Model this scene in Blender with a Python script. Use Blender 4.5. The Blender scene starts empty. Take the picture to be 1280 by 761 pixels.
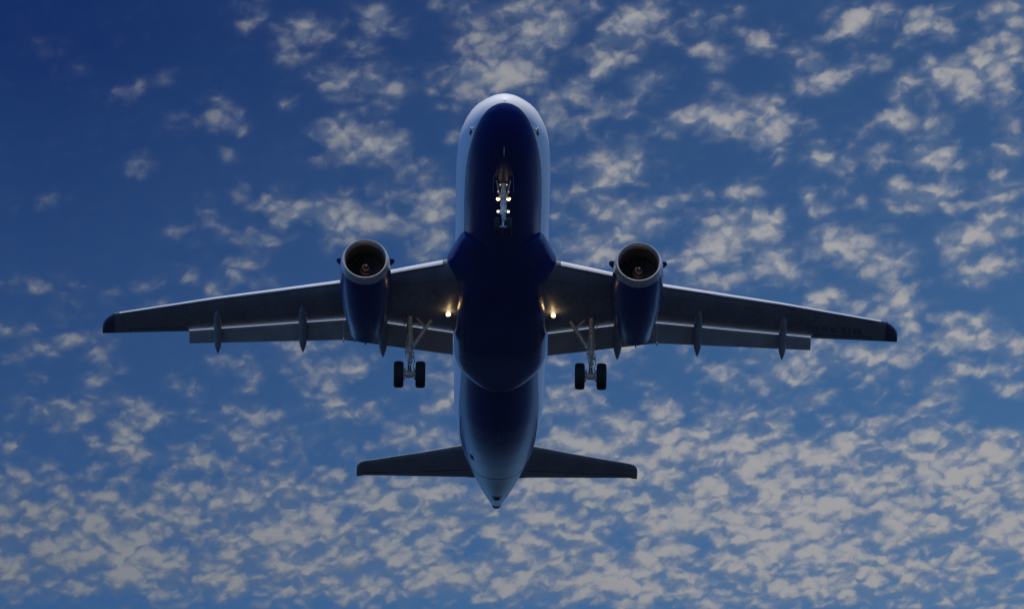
import bpy, bmesh, math, random
import numpy as np
from mathutils import Vector, Matrix

sc = bpy.context.scene
RAD = math.radians

# ------------------------------------------------------------------ camera
EL = RAD(27.3192)
FPX = 10400.0                        # focal length in pixels of a 1280 wide frame
CAMZ = 1.7
cd = bpy.data.cameras.new('camera'); cam = bpy.data.objects.new('camera', cd)
sc.collection.objects.link(cam)
cam.location = (0, 0, CAMZ)
cam.rotation_euler = (RAD(90) + EL, 0, 0)
cd.sensor_width = 36.0; cd.lens = 36.0 * FPX / 1280.0
cd.clip_start = 0.5; cd.clip_end = 200000
sc.camera = cam

# ------------------------------------------------------------------ light and exposure
SUN_EL, SUN_AZ = RAD(56), RAD(3)    # sun high behind the camera, a little to the right
SUN_STR = 3.5
SKY_STR = 0.062
sl = bpy.data.lights.new('sun', 'SUN'); so = bpy.data.objects.new('sun', sl)
sc.collection.objects.link(so)
sl.energy = SUN_STR; sl.angle = RAD(0.53); sl.color = (1.0, 0.91, 0.71)
sdir = Vector((math.cos(SUN_EL) * math.sin(SUN_AZ), -math.cos(SUN_EL) * math.cos(SUN_AZ), math.sin(SUN_EL)))
so.rotation_euler = sdir.to_track_quat('Z', 'Y').to_euler()
sc.view_settings.view_transform = 'Standard'
sc.view_settings.look = 'None'
sc.view_settings.exposure = 0.0
sc.view_settings.gamma = 1.0
sc.view_settings.use_curve_mapping = False

# ------------------------------------------------------------------ sky with an altocumulus layer
# each cloud: centre and radii in small angular units of sky (1/10400 radian), opacity, tilt
CL = """
145 118 16 9 .42 0;175 112 14 6 .38 -25;205 100 16 5 .3 -20;228 150 20 8 .38 0;268 143 18 14 .46 0;297 155 8 12 .42 0;285 192 10 8 .28 0;60 60 25 10 .16 0;95 88 15 7 .16 0;312 28 12 12 .4 0;310 5 18 6 .35 0
383 40 28 14 .6 -10;325 25 15 12 .35 0;370 72 20 10 .35 0;460 22 20 12 .6 -15;455 52 25 9 .55 -20;497 40 14 6 .5 -20;445 98 35 14 .5 -10;495 108 18 12 .7 -25;400 95 25 10 .3 0;440 115 40 10 .35 0;477 142 15 13 .5 0;420 165 25 13 .7 -15;400 170 20 10 .4 0;470 182 30 16 .75 -5;435 195 35 10 .6 0;360 130 12 8 .3 0;560 4 30 9 .5 0;600 25 25 12 .5 -10;600 50 30 12 .5 0;590 100 40 18 .68 -5;630 90 40 22 .68 0;568 130 18 8 .5 -15;570 170 10 10 .3 0;635 10 20 10 .5 0
665 15 40 25 .6 0;680 40 30 18 .62 0;660 62 20 14 .6 0;727 10 18 10 .45 0;760 5 20 5 .35 0;645 100 28 16 .65 0;810 18 30 14 .65 -20;790 35 30 14 .65 -25;765 48 20 10 .55 -30;805 50 20 10 .55 -10;757 67 28 10 .5 -5;785 72 22 7 .5 -25;750 90 35 9 .6 -25;725 108 30 9 .55 -20;705 122 25 9 .55 -30;740 130 25 10 .6 5;765 140 35 8 .6 -8;690 152 14 18 .55 0;730 160 30 9 .6 -20;755 182 20 8 .4 0;788 188 18 12 .5 -20;735 198 20 6 .4 0;845 45 14 8 .35 0;870 32 20 12 .5 15;882 58 20 8 .52 -5;897 78 16 6 .52 -20;912 16 14 8 .4 0;925 42 14 10 .45 0;945 53 20 8 .45 0;815 105 22 10 .58 -30;797 120 10 12 .4 0;835 85 12 8 .25 0;900 108 15 7 .3 0;945 125 25 9 .5 -5;825 158 10 6 .45 0;865 148 25 12 .6 -25;900 145 50 13 .7 -8;915 160 40 9 .6 -10;945 178 14 14 .4 0
968 40 18 7 .3 0;977 60 20 6 .55 0;1010 78 14 12 .5 -40;1003 105 14 9 .55 0;1040 95 35 11 .72 -22;1090 80 20 7 .4 -15;1060 18 30 10 .55 -10;1095 10 22 7 .45 -10;1065 35 35 11 .72 -20;1085 52 18 9 .5 0;1082 70 12 7 .35 0;1160 22 30 13 .7 -10;1170 40 22 10 .5 0;1128 52 12 7 .58 0;1220 20 10 6 .35 0;1265 10 25 12 .6 -10;1270 30 18 9 .5 -25;1240 50 30 13 .65 -20;1255 75 28 14 .65 -15;1250 95 25 12 .6 0;1200 100 28 20 .85 -15;1140 100 20 9 .66 -20;1162 82 8 10 .5 0;1128 122 14 9 .5 0;1127 150 22 15 .7 -10;1163 131 8 5 .38 0;965 125 14 10 .5 0;975 145 20 9 .6 0;1000 152 18 8 .55 0;970 165 25 9 .5 -15;968 185 12 12 .55 0;1072 170 18 9 .5 -30;1030 192 25 8 .5 0;1098 188 18 12 .6 -30;1172 160 14 14 .6 0;1150 190 20 13 .65 0;1185 180 12 10 .55 0;1175 198 25 8 .6 0;1258 138 18 9 .55 0;1262 118 18 12 .55 -40;1258 160 14 10 .55 0;1240 190 14 9 .5 0;1265 185 18 10 .5 0
175 210 14 9 .5 -25;50 252 28 6 .42 -10;305 238 10 9 .42 0;257 250 9 9 .38 0;258 268 10 8 .42 0;222 283 15 9 .42 0;243 310 6 6 .45 0;285 290 14 9 .42 0;312 295 16 10 .52 0;295 323 30 8 .42 0;225 345 14 7 .46 15;190 358 18 5 .42 -10;150 372 22 8 .42 -10;290 345 15 7 .38 0;270 362 14 10 .45 -30;45 355 30 9 .32 0;85 360 14 12 .32 0;15 350 14 6 .28 0;195 380 15 6 .36 0;90 390 20 8 .32 0
345 298 18 7 .5 0;350 240 14 8 .35 0;345 258 18 11 .5 15;380 265 45 15 .65 8;450 275 35 18 .75 5;430 285 30 10 .7 0;500 288 14 10 .55 0;438 237 10 9 .4 0;458 237 6 6 .35 0;480 245 12 7 .35 0;515 243 12 8 .45 0;520 220 25 14 .45 -20;550 252 18 22 .65 -40;535 275 25 12 .65 -20;555 298 14 8 .5 0;535 315 22 12 .45 0;415 302 14 10 .4 0;325 325 10 8 .3 0;335 358 14 8 .32 0;520 205 20 10 .35 0
700 212 25 10 .5 -15;750 205 20 10 .5 0;785 215 35 14 .75 -5;745 225 30 12 .65 -15;720 238 35 9 .55 -15;755 250 22 7 .5 -10;700 272 14 7 .5 -20;760 265 20 9 .6 -10;810 262 45 12 .6 -12;785 285 45 13 .65 -5;730 310 45 18 .7 -10;755 320 20 10 .6 0;830 215 14 5 .4 -20;870 240 16 9 .55 0;930 238 16 11 .6 -15;905 300 40 25 .85 -35;935 280 35 20 .8 -15;870 325 30 12 .7 0;955 285 15 15 .6 0;945 340 35 12 .7 -15;885 353 30 12 .7 0;835 330 15 10 .4 0;960 205 8 6 .3 0
1028 205 18 9 .55 0;1055 213 12 9 .55 0;1090 213 8 5 .4 0;1145 205 14 10 .6 0;1175 203 15 9 .6 0;1008 242 14 9 .68 0;1033 265 10 12 .6 -50;1071 254 6 6 .62 0;1045 245 10 6 .35 -30;1125 235 14 8 .55 0;1155 245 40 12 .7 -8;1190 233 14 8 .55 -25;1165 258 25 8 .6 0;963 290 14 16 .6 0;1050 305 28 18 .82 -5;1075 305 15 8 .5 0;1110 288 12 4 .38 0;1110 330 28 16 .75 -10;1073 343 7 7 .5 0;1150 350 8 7 .45 0;1125 308 8 5 .4 0;1270 240 30 10 .6 -15;1230 250 25 9 .6 -25;1245 215 20 12 .5 -20;1205 300 25 14 .7 -10;1245 285 45 17 .82 -20;1195 322 16 9 .65 -20;1218 342 18 14 .7 0;1235 335 25 14 .7 0;965 328 28 14 .7 -10;995 345 22 11 .6 0;1025 378 28 12 .72 -15;1070 385 14 8 .6 0;1115 370 25 13 .65 -15;1125 385 35 14 .75 0;1190 398 25 9 .5 -10;1275 320 8 6 .5 0
22 415 22 9 .5 0;75 428 33 9 .55 -3;45 435 15 7 .45 0;122 443 20 9 .5 -5;10 450 18 6 .45 0;55 473 16 5 .42 0;130 470 22 7 .5 -18;135 418 12 6 .4 0;265 455 22 6 .42 -10;232 482 18 8 .45 15;310 455 14 8 .4 0;315 478 14 6 .4 -20;110 503 25 8 .45 0;80 520 28 14 .55 -8;35 523 20 6 .45 0;35 500 22 6 .25 -15;170 508 25 8 .45 10;200 518 20 7 .5 20;280 518 40 9 .5 -2;160 540 30 14 .65 -30;150 560 30 14 .65 15;175 565 25 10 .62 0;15 555 15 12 .4 0;290 548 25 12 .55 15;60 595 25 8 .4 0;225 575 50 12 .5 0
375 430 26 9 .6 0;385 465 30 12 .62 0;430 470 30 14 .68 -25;415 490 20 12 .6 0;415 510 28 10 .6 0;465 510 20 10 .55 -10;330 520 20 10 .6 0;350 545 22 12 .5 0;395 545 25 12 .4 0;540 510 35 14 .65 -20;525 475 20 20 .45 0;560 490 18 14 .6 0;500 550 40 12 .6 -8;550 540 20 12 .5 0;360 588 20 8 .4 0;545 425 25 10 .6 0;570 455 15 15 .5 0;420 425 15 6 .45 0
700 450 15 10 .5 0;720 480 25 14 .6 0;700 505 20 10 .55 0;770 440 28 16 .65 -15;765 465 14 8 .5 0;790 420 25 10 .5 0;750 500 12 8 .55 0;805 488 16 5 .42 0;830 508 22 7 .5 0;877 462 12 7 .65 0;905 470 18 12 .6 0;950 440 20 16 .6 0;960 475 18 14 .6 0;860 430 14 8 .5 0;780 530 40 12 .45 -10;850 545 30 10 .35 0;868 500 14 14 .4 0;700 540 16 8 .5 0;740 565 30 10 .45 0;900 530 30 12 .4 0;920 555 30 12 .35 0
1000 440 28 12 .6 -20;1010 460 14 12 .6 0;985 470 10 14 .5 0;1040 450 20 14 .6 0;1030 500 20 8 .5 0;1073 440 10 6 .6 0;1110 445 28 12 .65 -15;1140 440 15 10 .55 0;1140 410 10 18 .65 0;1075 470 20 10 .5 0;1130 480 14 12 .55 -40;1175 490 22 12 .7 -20;1170 510 16 10 .5 0;1115 505 18 8 .45 20;1130 520 14 10 .45 0;1180 435 30 10 .62 0;1210 415 30 18 .75 -10;1235 430 20 9 .7 0;1215 460 25 8 .7 0;1260 445 9 22 .7 0;1275 430 10 12 .7 0;1260 485 14 8 .65 0;1245 403 30 4 .5 0
1250 512 34 20 -.6 0;860 522 20 8 -.35 0;455 498 28 9 -.3 0;580 685 26 12 -.5 -15;440 640 10 12 -.35 0;800 635 8 14 -.4 0;775 680 14 14 -.4 0;650 665 22 12 -.35 0;1010 535 16 8 -.25 0;70 690 30 6 -.3 0;235 685 34 8 -.32 0;1265 705 20 8 -.4 -10;1115 562 20 6 -.25 15;880 680 10 12 -.35 0;580 612 16 8 -.4 0;690 620 14 8 -.3 0;1270 735 40 9 -.4 0;830 648 26 22 .3 0;700 650 30 12 .25 -10;1200 655 30 10 .3 0;1060 700 60 20 .2 0;100 700 90 10 .2 0;960 655 60 10 .2 -10;745 715 45 14 .25 0;480 630 25 16 .2 -30;250 600 60 8 .15 0;40 735 50 10 .2 0;1080 630 60 12 .2 -5;590 715 50 14 .2 -10
"""
NC, NR = 125, 75
gx = np.linspace(0, 1280, NC)[None, :]; gy = np.linspace(0, 761, NR)[:, None]
def sstep(a, b, x):
    t = np.clip((x - a) / (b - a), 0, 1); return t * t * (3 - 2 * t)
left = 1 - sstep(250, 800, gx)
top = 470 + 75 * left
cov = 0.77 * sstep(top, top + 110, gy + 0 * gx) * (1 - 0.08 * left)
cov = cov * (1 - 0.8 * sstep(738, 764, gy + 0.02 * (640 - gx)))
over = np.zeros_like(cov)
for item in CL.replace('\n', ';').split(';'):
    if not item.strip(): continue
    cx, cy, rx, ry, st, an = map(float, item.split())
    a = RAD(an); dx = gx - cx; dy = gy - cy
    u = (dx * math.cos(a) + dy * math.sin(a)) / (rx * 1.10 + 1.5)
    v = (-dx * math.sin(a) + dy * math.cos(a)) / (ry * 1.10 + 1.5)
    g = np.exp(-(u * u + v * v) ** 1.25 * 0.8) * st
    if st > 0: over = over + g * (1 - np.clip(over, 0, 1)) if False else np.maximum(over, g) + 0.35 * np.minimum(over, g)
    else: cov = cov + g
cov = np.clip(np.maximum(cov, over) + 0.35 * np.minimum(np.clip(cov, 0, 1), over), 0, 1)

world = bpy.data.worlds.new('World'); sc.world = world
world.use_nodes = True
NT = world.node_tree; NT.nodes.clear()
def N(kind, **kw):
    n = NT.nodes.new(kind)
    for k, v in kw.items(): setattr(n, k, v)
    return n
def setin(n, i, v):
    if hasattr(v, 'is_output'): NT.links.new(v, n.inputs[i])
    elif v is not None: n.inputs[i].default_value = v
def M(op, a, b=None, c=None, clamp=False):
    n = N('ShaderNodeMath', operation=op, use_clamp=clamp)
    setin(n, 0, a); setin(n, 1, b); setin(n, 2, c); return n.outputs[0]
def VM(op, a, b=None, out=0):
    n = N('ShaderNodeVectorMath', operation=op)
    setin(n, 0, a)
    if b is not None: setin(n, 1, b)
    return n.outputs[1 if op == 'DOT_PRODUCT' else 0]
def CXYZ(x, y, z):
    n = N('ShaderNodeCombineXYZ'); setin(n, 0, x); setin(n, 1, y); setin(n, 2, z); return n.outputs[0]
def MR(v, a, b, c, d, kind='SMOOTHSTEP'):
    n = N('ShaderNodeMapRange', interpolation_type=kind)
    for i, q in enumerate((v, a, b, c, d)): setin(n, i, q)
    return n.outputs[0]
def NOISE(vec, scale, detail=5, rough=.55, dist=0.0, lac=2.0):
    n = N('ShaderNodeTexNoise'); NT.links.new(vec, n.inputs['Vector'])
    n.inputs['Scale'].default_value = scale; n.inputs['Detail'].default_value = detail
    n.inputs['Roughness'].default_value = rough; n.inputs['Distortion'].default_value = dist
    n.inputs['Lacunarity'].default_value = lac
    return n.outputs[0]
def MIXC(f, a, b):
    n = N('ShaderNodeMix', data_type='RGBA'); setin(n, 0, f); setin(n, 6, a); setin(n, 7, b); return n.outputs[2]
tc = N('ShaderNodeTexCoord').outputs['Generated']
D = VM('NORMALIZE', tc)
axis = (0, math.cos(EL), math.sin(EL)); upv = (0, -math.sin(EL), math.cos(EL))
dw = VM('DOT_PRODUCT', D, axis); dwc = M('MAXIMUM', dw, .05)
U0 = M('MULTIPLY', M('DIVIDE', VM('DOT_PRODUCT', D, (1, 0, 0)), dwc), FPX)
V0 = M('MULTIPLY', M('DIVIDE', VM('DOT_PRODUCT', D, upv), dwc), -FPX)
sep = N('ShaderNodeSeparateXYZ'); NT.links.new(D, sep.inputs[0])
dz = M('MAXIMUM', sep.outputs[2], .02)
# the cloud layer is level: P is where the line of sight meets it
P = CXYZ(M('DIVIDE', sep.outputs[0], dz), M('DIVIDE', sep.outputs[1], dz), 0.0)
mp = N('ShaderNodeMapping'); NT.links.new(P, mp.inputs[0])
mp.inputs['Rotation'].default_value = (0, 0, RAD(13)); mp.inputs['Scale'].default_value = (100, 46, 1)
mp2 = N('ShaderNodeMapping'); NT.links.new(mp.outputs[0], mp2.inputs[0]); mp2.inputs['Scale'].default_value = (1.08, 1.42, 1)
Q = mp2.outputs[0]
# ragged edges: bend the sky position by noise
w1 = M('SUBTRACT', NOISE(Q, .55, 3, .6), .5)
w2 = M('SUBTRACT', NOISE(VM('ADD', Q, (31.7, 11.3, 4.0)), .55, 3, .6), .5)
U = M('ADD', U0, M('MULTIPLY', w1, 34.0)); V = M('ADD', V0, M('MULTIPLY', w2, 24.0))
ux = M('MULTIPLY', M('ADD', U, 640.0), 1 / 1280.0); vy = M('MULTIPLY', M('ADD', V, 380.5), (NR - 1) / 761.0)
us = [M('SUBTRACT', M('MULTIPLY', ux, 4.0), float(q), clamp=True) for q in range(4)]
isq = [M('GREATER_THAN', ux, q / 4) for q in (1, 2, 3)]
vvec = CXYZ(vy, vy, vy)
total = None
def band_group(rows, idx):
    # one band of the cover map (three rows of it in the R, G and B of each ramp) as a small node group
    gt = bpy.data.node_groups.new('cloud_band', 'ShaderNodeTree')
    for q in range(4): gt.interface.new_socket('f%d' % q, in_out='INPUT', socket_type='NodeSocketFloat')
    for q in range(3): gt.interface.new_socket('s%d' % q, in_out='INPUT', socket_type='NodeSocketFloat')
    gt.interface.new_socket('c', in_out='OUTPUT', socket_type='NodeSocketColor')
    gi = gt.nodes.new('NodeGroupInput'); go_ = gt.nodes.new('NodeGroupOutput'); c = None
    for q in range(4):
        data = rows[:, 31 * q:31 * q + 32]; K = 32
        n = gt.nodes.new('ShaderNodeValToRGB'); cr = n.color_ramp; cr.interpolation = 'LINEAR'
        cr.elements[0].position = 0; cr.elements[1].position = 1
        for k in range(1, K - 1): cr.elements.new(k / (K - 1))
        for k in range(K): cr.elements[k].color = (*[float(x) for x in data[:, k]], 1)
        gt.links.new(gi.outputs[q], n.inputs[0])
        if c is None: c = n.outputs[0]
        else:
            m = gt.nodes.new('ShaderNodeMix'); m.data_type = 'RGBA'
            gt.links.new(gi.outputs[3 + q], m.inputs[0]); gt.links.new(c, m.inputs[6]); gt.links.new(n.outputs[0], m.inputs[7]); c = m.outputs[2]
    gt.links.new(c, go_.inputs[0])
    return gt
bands = [(r0, band_group(cov[r0:r0 + 3], r0)) for r0 in range(0, NR, 3)]
for r0, gt in bands:
    gn = N('ShaderNodeGroup'); gn.node_tree = gt
    for q in range(4): NT.links.new(us[q], gn.inputs[q])
    for q in range(3): NT.links.new(isq[q], gn.inputs[4 + q])
    w = VM('MAXIMUM', VM('SUBTRACT', (1, 1, 1), VM('ABSOLUTE', VM('SUBTRACT', vvec, (r0, r0 + 1, r0 + 2)))), (0, 0, 0))
    t = VM('DOT_PRODUCT', gn.outputs[0], w)
    total = t if total is None else M('ADD', total, t)
# away from the mapped part of the sky the layer carries on at an even cover
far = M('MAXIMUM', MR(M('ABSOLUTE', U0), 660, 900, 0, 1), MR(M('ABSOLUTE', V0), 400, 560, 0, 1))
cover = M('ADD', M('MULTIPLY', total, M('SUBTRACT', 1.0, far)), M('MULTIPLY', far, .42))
def VOR(vec, scale, smooth=.6):
    n = N('ShaderNodeTexVoronoi', feature='SMOOTH_F1', voronoi_dimensions='2D'); NT.links.new(vec, n.inputs['Vector'])
    n.inputs['Scale'].default_value = scale; n.inputs['Smoothness'].default_value = smooth
    return n.outputs['Distance']
nw = N('ShaderNodeTexNoise'); NT.links.new(Q, nw.inputs['Vector']); nw.inputs['Scale'].default_value = 1.6; nw.inputs['Detail'].default_value = 3
warp = N('ShaderNodeVectorMath', operation='SCALE'); NT.links.new(VM('SUBTRACT', nw.outputs[1], (.5, .5, .5)), warp.inputs[0]); warp.inputs['Scale'].default_value = .75
QW = VM('ADD', Q, warp.outputs[0])
def billow(vec):
    a = M('MULTIPLY', M('SUBTRACT', .42, VOR(vec, 1.0)), .66)
    b = M('MULTIPLY', M('SUBTRACT', .40, VOR(VM('ADD', vec, (4.1, 9.7, 0)), 2.1)), .50)
    c = M('MULTIPLY', M('SUBTRACT', NOISE(vec, 1.8, 7, .59, .12), .5), .92)
    return M('ADD', M('ADD', a, b), c)
puff = billow(QW)
puff_sun = billow(VM('ADD', QW, (.06, -.24, 0)))
n0 = M('SUBTRACT', NOISE(VM('ADD', Q, (7.3, 2.9, 1.0)), .62, 3, .5, .2), .5)
amp = MR(cover, .02, .3, 0.12, 1.0)
loose = MR(V0, 40, 200, .35, 1.0)
dens = M('ADD', cover, M('MULTIPLY', M('ADD', M('MULTIPLY', M('MULTIPLY', puff, 1.25), MR(V0, 0, 190, .74, 1.0)), M('MULTIPLY', n0, loose)), amp))
alpha = M('MULTIPLY', MR(dens, -.06, 1.16, 0, 1), .92)
alpha = M('MAXIMUM', alpha, MR(M('ADD', cover, M('MULTIPLY', n0, .8)), .15, 1.0, 0, .44))
sky = N('ShaderNodeTexSky', sky_type='NISHITA'); sky.sun_disc = False
sky.sun_elevation = SUN_EL; sky.sun_rotation = math.pi - SUN_AZ
sky.air_density = 1.0; sky.dust_density = 0.2; sky.ozone_density = 3.0; sky.altitude = 200
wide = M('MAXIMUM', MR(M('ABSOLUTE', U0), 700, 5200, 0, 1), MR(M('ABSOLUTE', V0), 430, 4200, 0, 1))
tintc = MIXC(wide, (.125, .27, .66, 1), (.42, 1.4, 3.0, 1))  # sky outside the view made brighter and bluer, to light the fuselage sides
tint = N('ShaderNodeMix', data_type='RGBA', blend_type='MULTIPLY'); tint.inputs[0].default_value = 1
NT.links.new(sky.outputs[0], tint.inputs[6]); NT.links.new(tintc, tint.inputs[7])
# thin milky veil, thicker low down and to the right
veil = M('ADD', MR(V0, -330, 400, 0, .42, 'LINEAR'), MR(U0, -560, 640, 0, .30, 'LINEAR'))
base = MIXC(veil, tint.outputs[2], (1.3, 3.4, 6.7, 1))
lit = M('ADD', M('ADD', M('MULTIPLY', M('SUBTRACT', puff, puff_sun), 1.35), M('MULTIPLY', n0, .9)), M('MULTIPLY', MR(dens, .25, 1.25, 0, 1), .46))
lum = MR(lit, -.30, .74, 0, 1)
side = M('MULTIPLY', MR(U0, -640, 300, .72, 1.0, 'LINEAR'), MR(V0, 60, 380, 1.0, .90, 'LINEAR'))
cc = MIXC(lum, (2.5, 3.3, 4.9, 1), MIXC(MR(U0, -500, 400, 0, 1, 'LINEAR'), (5.3, 5.6, 6.1, 1), (6.35, 6.25, 6.3, 1)))
ccol = N('ShaderNodeVectorMath', operation='SCALE'); NT.links.new(cc, ccol.inputs[0]); NT.links.new(side, ccol.inputs['Scale'])
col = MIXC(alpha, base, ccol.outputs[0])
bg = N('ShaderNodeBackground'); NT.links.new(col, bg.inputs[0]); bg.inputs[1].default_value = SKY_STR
NT.links.new(bg.outputs[0], N('ShaderNodeOutputWorld').inputs[0])
world.cycles.sampling_method = 'MANUAL'; world.cycles.sample_map_resolution = 512

# ------------------------------------------------------------------ materials
def mat(name, base, rough=.5, metal=0.0, coat=0.0, noise=0.0, nscale=1.5, emit=None, estr=0, spec=.5, streak=1.0):
    m = bpy.data.materials.new(name); m.use_nodes = True
    t = m.node_tree; b = t.nodes['Principled BSDF']
    b.inputs['Base Color'].default_value = (*base, 1); b.inputs['Roughness'].default_value = rough
    b.inputs['Metallic'].default_value = metal; b.inputs['Coat Weight'].default_value = coat
    b.inputs['Coat Roughness'].default_value = .08; b.inputs['Specular IOR Level'].default_value = spec
    if emit:
        b.inputs['Emission Color'].default_value = (*emit, 1); b.inputs['Emission Strength'].default_value = estr
    if noise:
        tcx = t.nodes.new('ShaderNodeTexCoord'); mpn = t.nodes.new('ShaderNodeMapping')
        mpn.inputs['Scale'].default_value = (1, streak, 1)
        t.links.new(tcx.outputs['Object'], mpn.inputs[0])
        n = t.nodes.new('ShaderNodeTexNoise'); n.inputs['Scale'].default_value = nscale; n.inputs['Detail'].default_value = 6
        t.links.new(mpn.outputs[0], n.inputs['Vector'])
        r = t.nodes.new('ShaderNodeMapRange'); t.links.new(n.outputs[0], r.inputs[0])
        r.inputs[1].default_value = .3; r.inputs[2].default_value = .7
        r.inputs[3].default_value = 1 - noise; r.inputs[4].default_value = 1 + noise
        mx = t.nodes.new('ShaderNodeVectorMath'); mx.operation = 'SCALE'
        mx.inputs[0].default_value = base; t.links.new(r.outputs[0], mx.inputs['Scale'])
        t.links.new(mx.outputs[0], b.inputs['Base Color'])
        r2 = t.nodes.new('ShaderNodeMapRange'); t.links.new(n.outputs[0], r2.inputs[0])
        r2.inputs[3].default_value = max(.03, rough - .12); r2.inputs[4].default_value = min(1, rough + .12)
        t.links.new(r2.outputs[0], b.inputs['Roughness'])
    return m
NAVY = (.011, .027, .16)
WHITE = (.74, .76, .78)
m_navy = mat('navy_paint', NAVY, .32, coat=.2, spec=.35, noise=.2, nscale=.8)
m_white = mat('white_paint', WHITE, .32, coat=.5, noise=.05)
m_grey = mat('grey_wing_paint', (.20, .22, .24), .5, noise=.2, nscale=1.2, streak=.35)
def wing_material(base):
    m = mat('grey_wing_paint_panelled', base, .5, noise=.2, nscale=1.2, streak=.35)
    t = m.node_tree; b = t.nodes['Principled BSDF']; src = b.inputs['Base Color'].links[0].from_socket
    def nd(op, a, b_=None, c_=None):
        n = t.nodes.new('ShaderNodeMath'); n.operation = op
        for i_, q in enumerate((a, b_, c_)):
            if q is None: continue
            if hasattr(q, 'is_output'): t.links.new(q, n.inputs[i_])
            else: n.inputs[i_].default_value = q
        return n.outputs[0]
    sp = t.nodes.new('ShaderNodeAttribute'); sp.attribute_name = 'span'; fr = t.nodes.new('ShaderNodeAttribute'); fr.attribute_name = 'chord'
    sp = sp.outputs['Fac']; fr = fr.outputs['Fac']
    cell = nd('SUBTRACT', nd('FLOORED_MODULO', sp, .82), .41)
    ov = nd('ADD', nd('POWER', nd('DIVIDE', nd('ABSOLUTE', cell), .21), 2.0), nd('POWER', nd('DIVIDE', nd('ABSOLUTE', nd('SUBTRACT', fr, .40)), .075), 2.0))
    ring = nd('MULTIPLY', nd('LESS_THAN', nd('ABSOLUTE', nd('SUBTRACT', ov, 1.0)), .28), .32)
    fill = nd('MULTIPLY', nd('LESS_THAN', ov, 1.0), -.10)
    l1 = nd('MULTIPLY', nd('LESS_THAN', nd('ABSOLUTE', nd('SUBTRACT', fr, .17)), .006), .30)
    l2 = nd('MULTIPLY', nd('LESS_THAN', nd('ABSOLUTE', nd('SUBTRACT', fr, .66)), .005), .35)
    rib = nd('MULTIPLY', nd('LESS_THAN', nd('ABSOLUTE', nd('SUBTRACT', nd('FLOORED_MODULO', sp, 2.46), 1.2)), .012), .25)
    tot = nd('SUBTRACT', 1.0, nd('ADD', nd('ADD', ring, fill), nd('ADD', nd('ADD', l1, l2), rib)))
    v = t.nodes.new('ShaderNodeVectorMath'); v.operation = 'SCALE'; t.links.new(src, v.inputs[0]); t.links.new(tot, v.inputs['Scale'])
    t.links.new(v.outputs[0], b.inputs['Base Color']); return m
m_wing = wing_material((.20, .22, .24))
m_flap = mat('grey_flap_paint', (.34, .36, .36), .5, noise=.16, nscale=1.5, streak=.4)
m_fair = mat('grey_fairing_paint', (.26, .28, .31), .42, noise=.12)
m_slat = mat('bare_metal_leading_edge', (.72, .73, .74), .34, metal=.25, noise=.05)
m_tipnavy = mat('wing_tip_navy', (.06, .065, .12), .5)
m_lip = mat('polished_inlet_metal', (.50, .50, .49), .40, metal=.6, noise=.07)
m_dark = mat('dark_recess', (.012, .012, .014), .7)
m_duct = mat('inlet_duct_liner', (.075, .065, .060), .6, noise=.15)
m_blade = mat('fan_blade_titanium', (.09, .08, .08), .5, metal=.5)
m_steel = mat('landing_gear_steel', (.70, .62, .50), .38, metal=.25, noise=.35, nscale=6)
m_chrome = mat('chromed_piston', (.7, .7, .7), .16, metal=1.0)
m_tyre = mat('tyre_rubber', (.018, .018, .02), .75, noise=.2, nscale=5)
m_hub = mat('wheel_hub_metal', (.35, .35, .34), .4, metal=.6)
m_glass = mat('cockpit_glass', (.015, .02, .025), .08, coat=1)
m_hot = mat('exhaust_metal', (.16, .14, .12), .45, metal=.9, noise=.3, nscale=3)
m_lamp = mat('lamp_lens_lit', (1, .9, .7), .3, emit=(1.0, .72, .36), estr=7)
m_lamp_w = mat('taxi_lamp_lens_lit', (1, .95, .85), .3, emit=(1.0, .86, .62), estr=4)
m_lamp_s = mat('indicator_lens_lit', (1, .7, .5), .3, emit=(1.0, .62, .42), estr=.9)
m_ink = mat('black_letter_paint', (.10, .108, .118), .5)
m_seam = mat('seam_sealant', (.02, .024, .04), .6)

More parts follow.
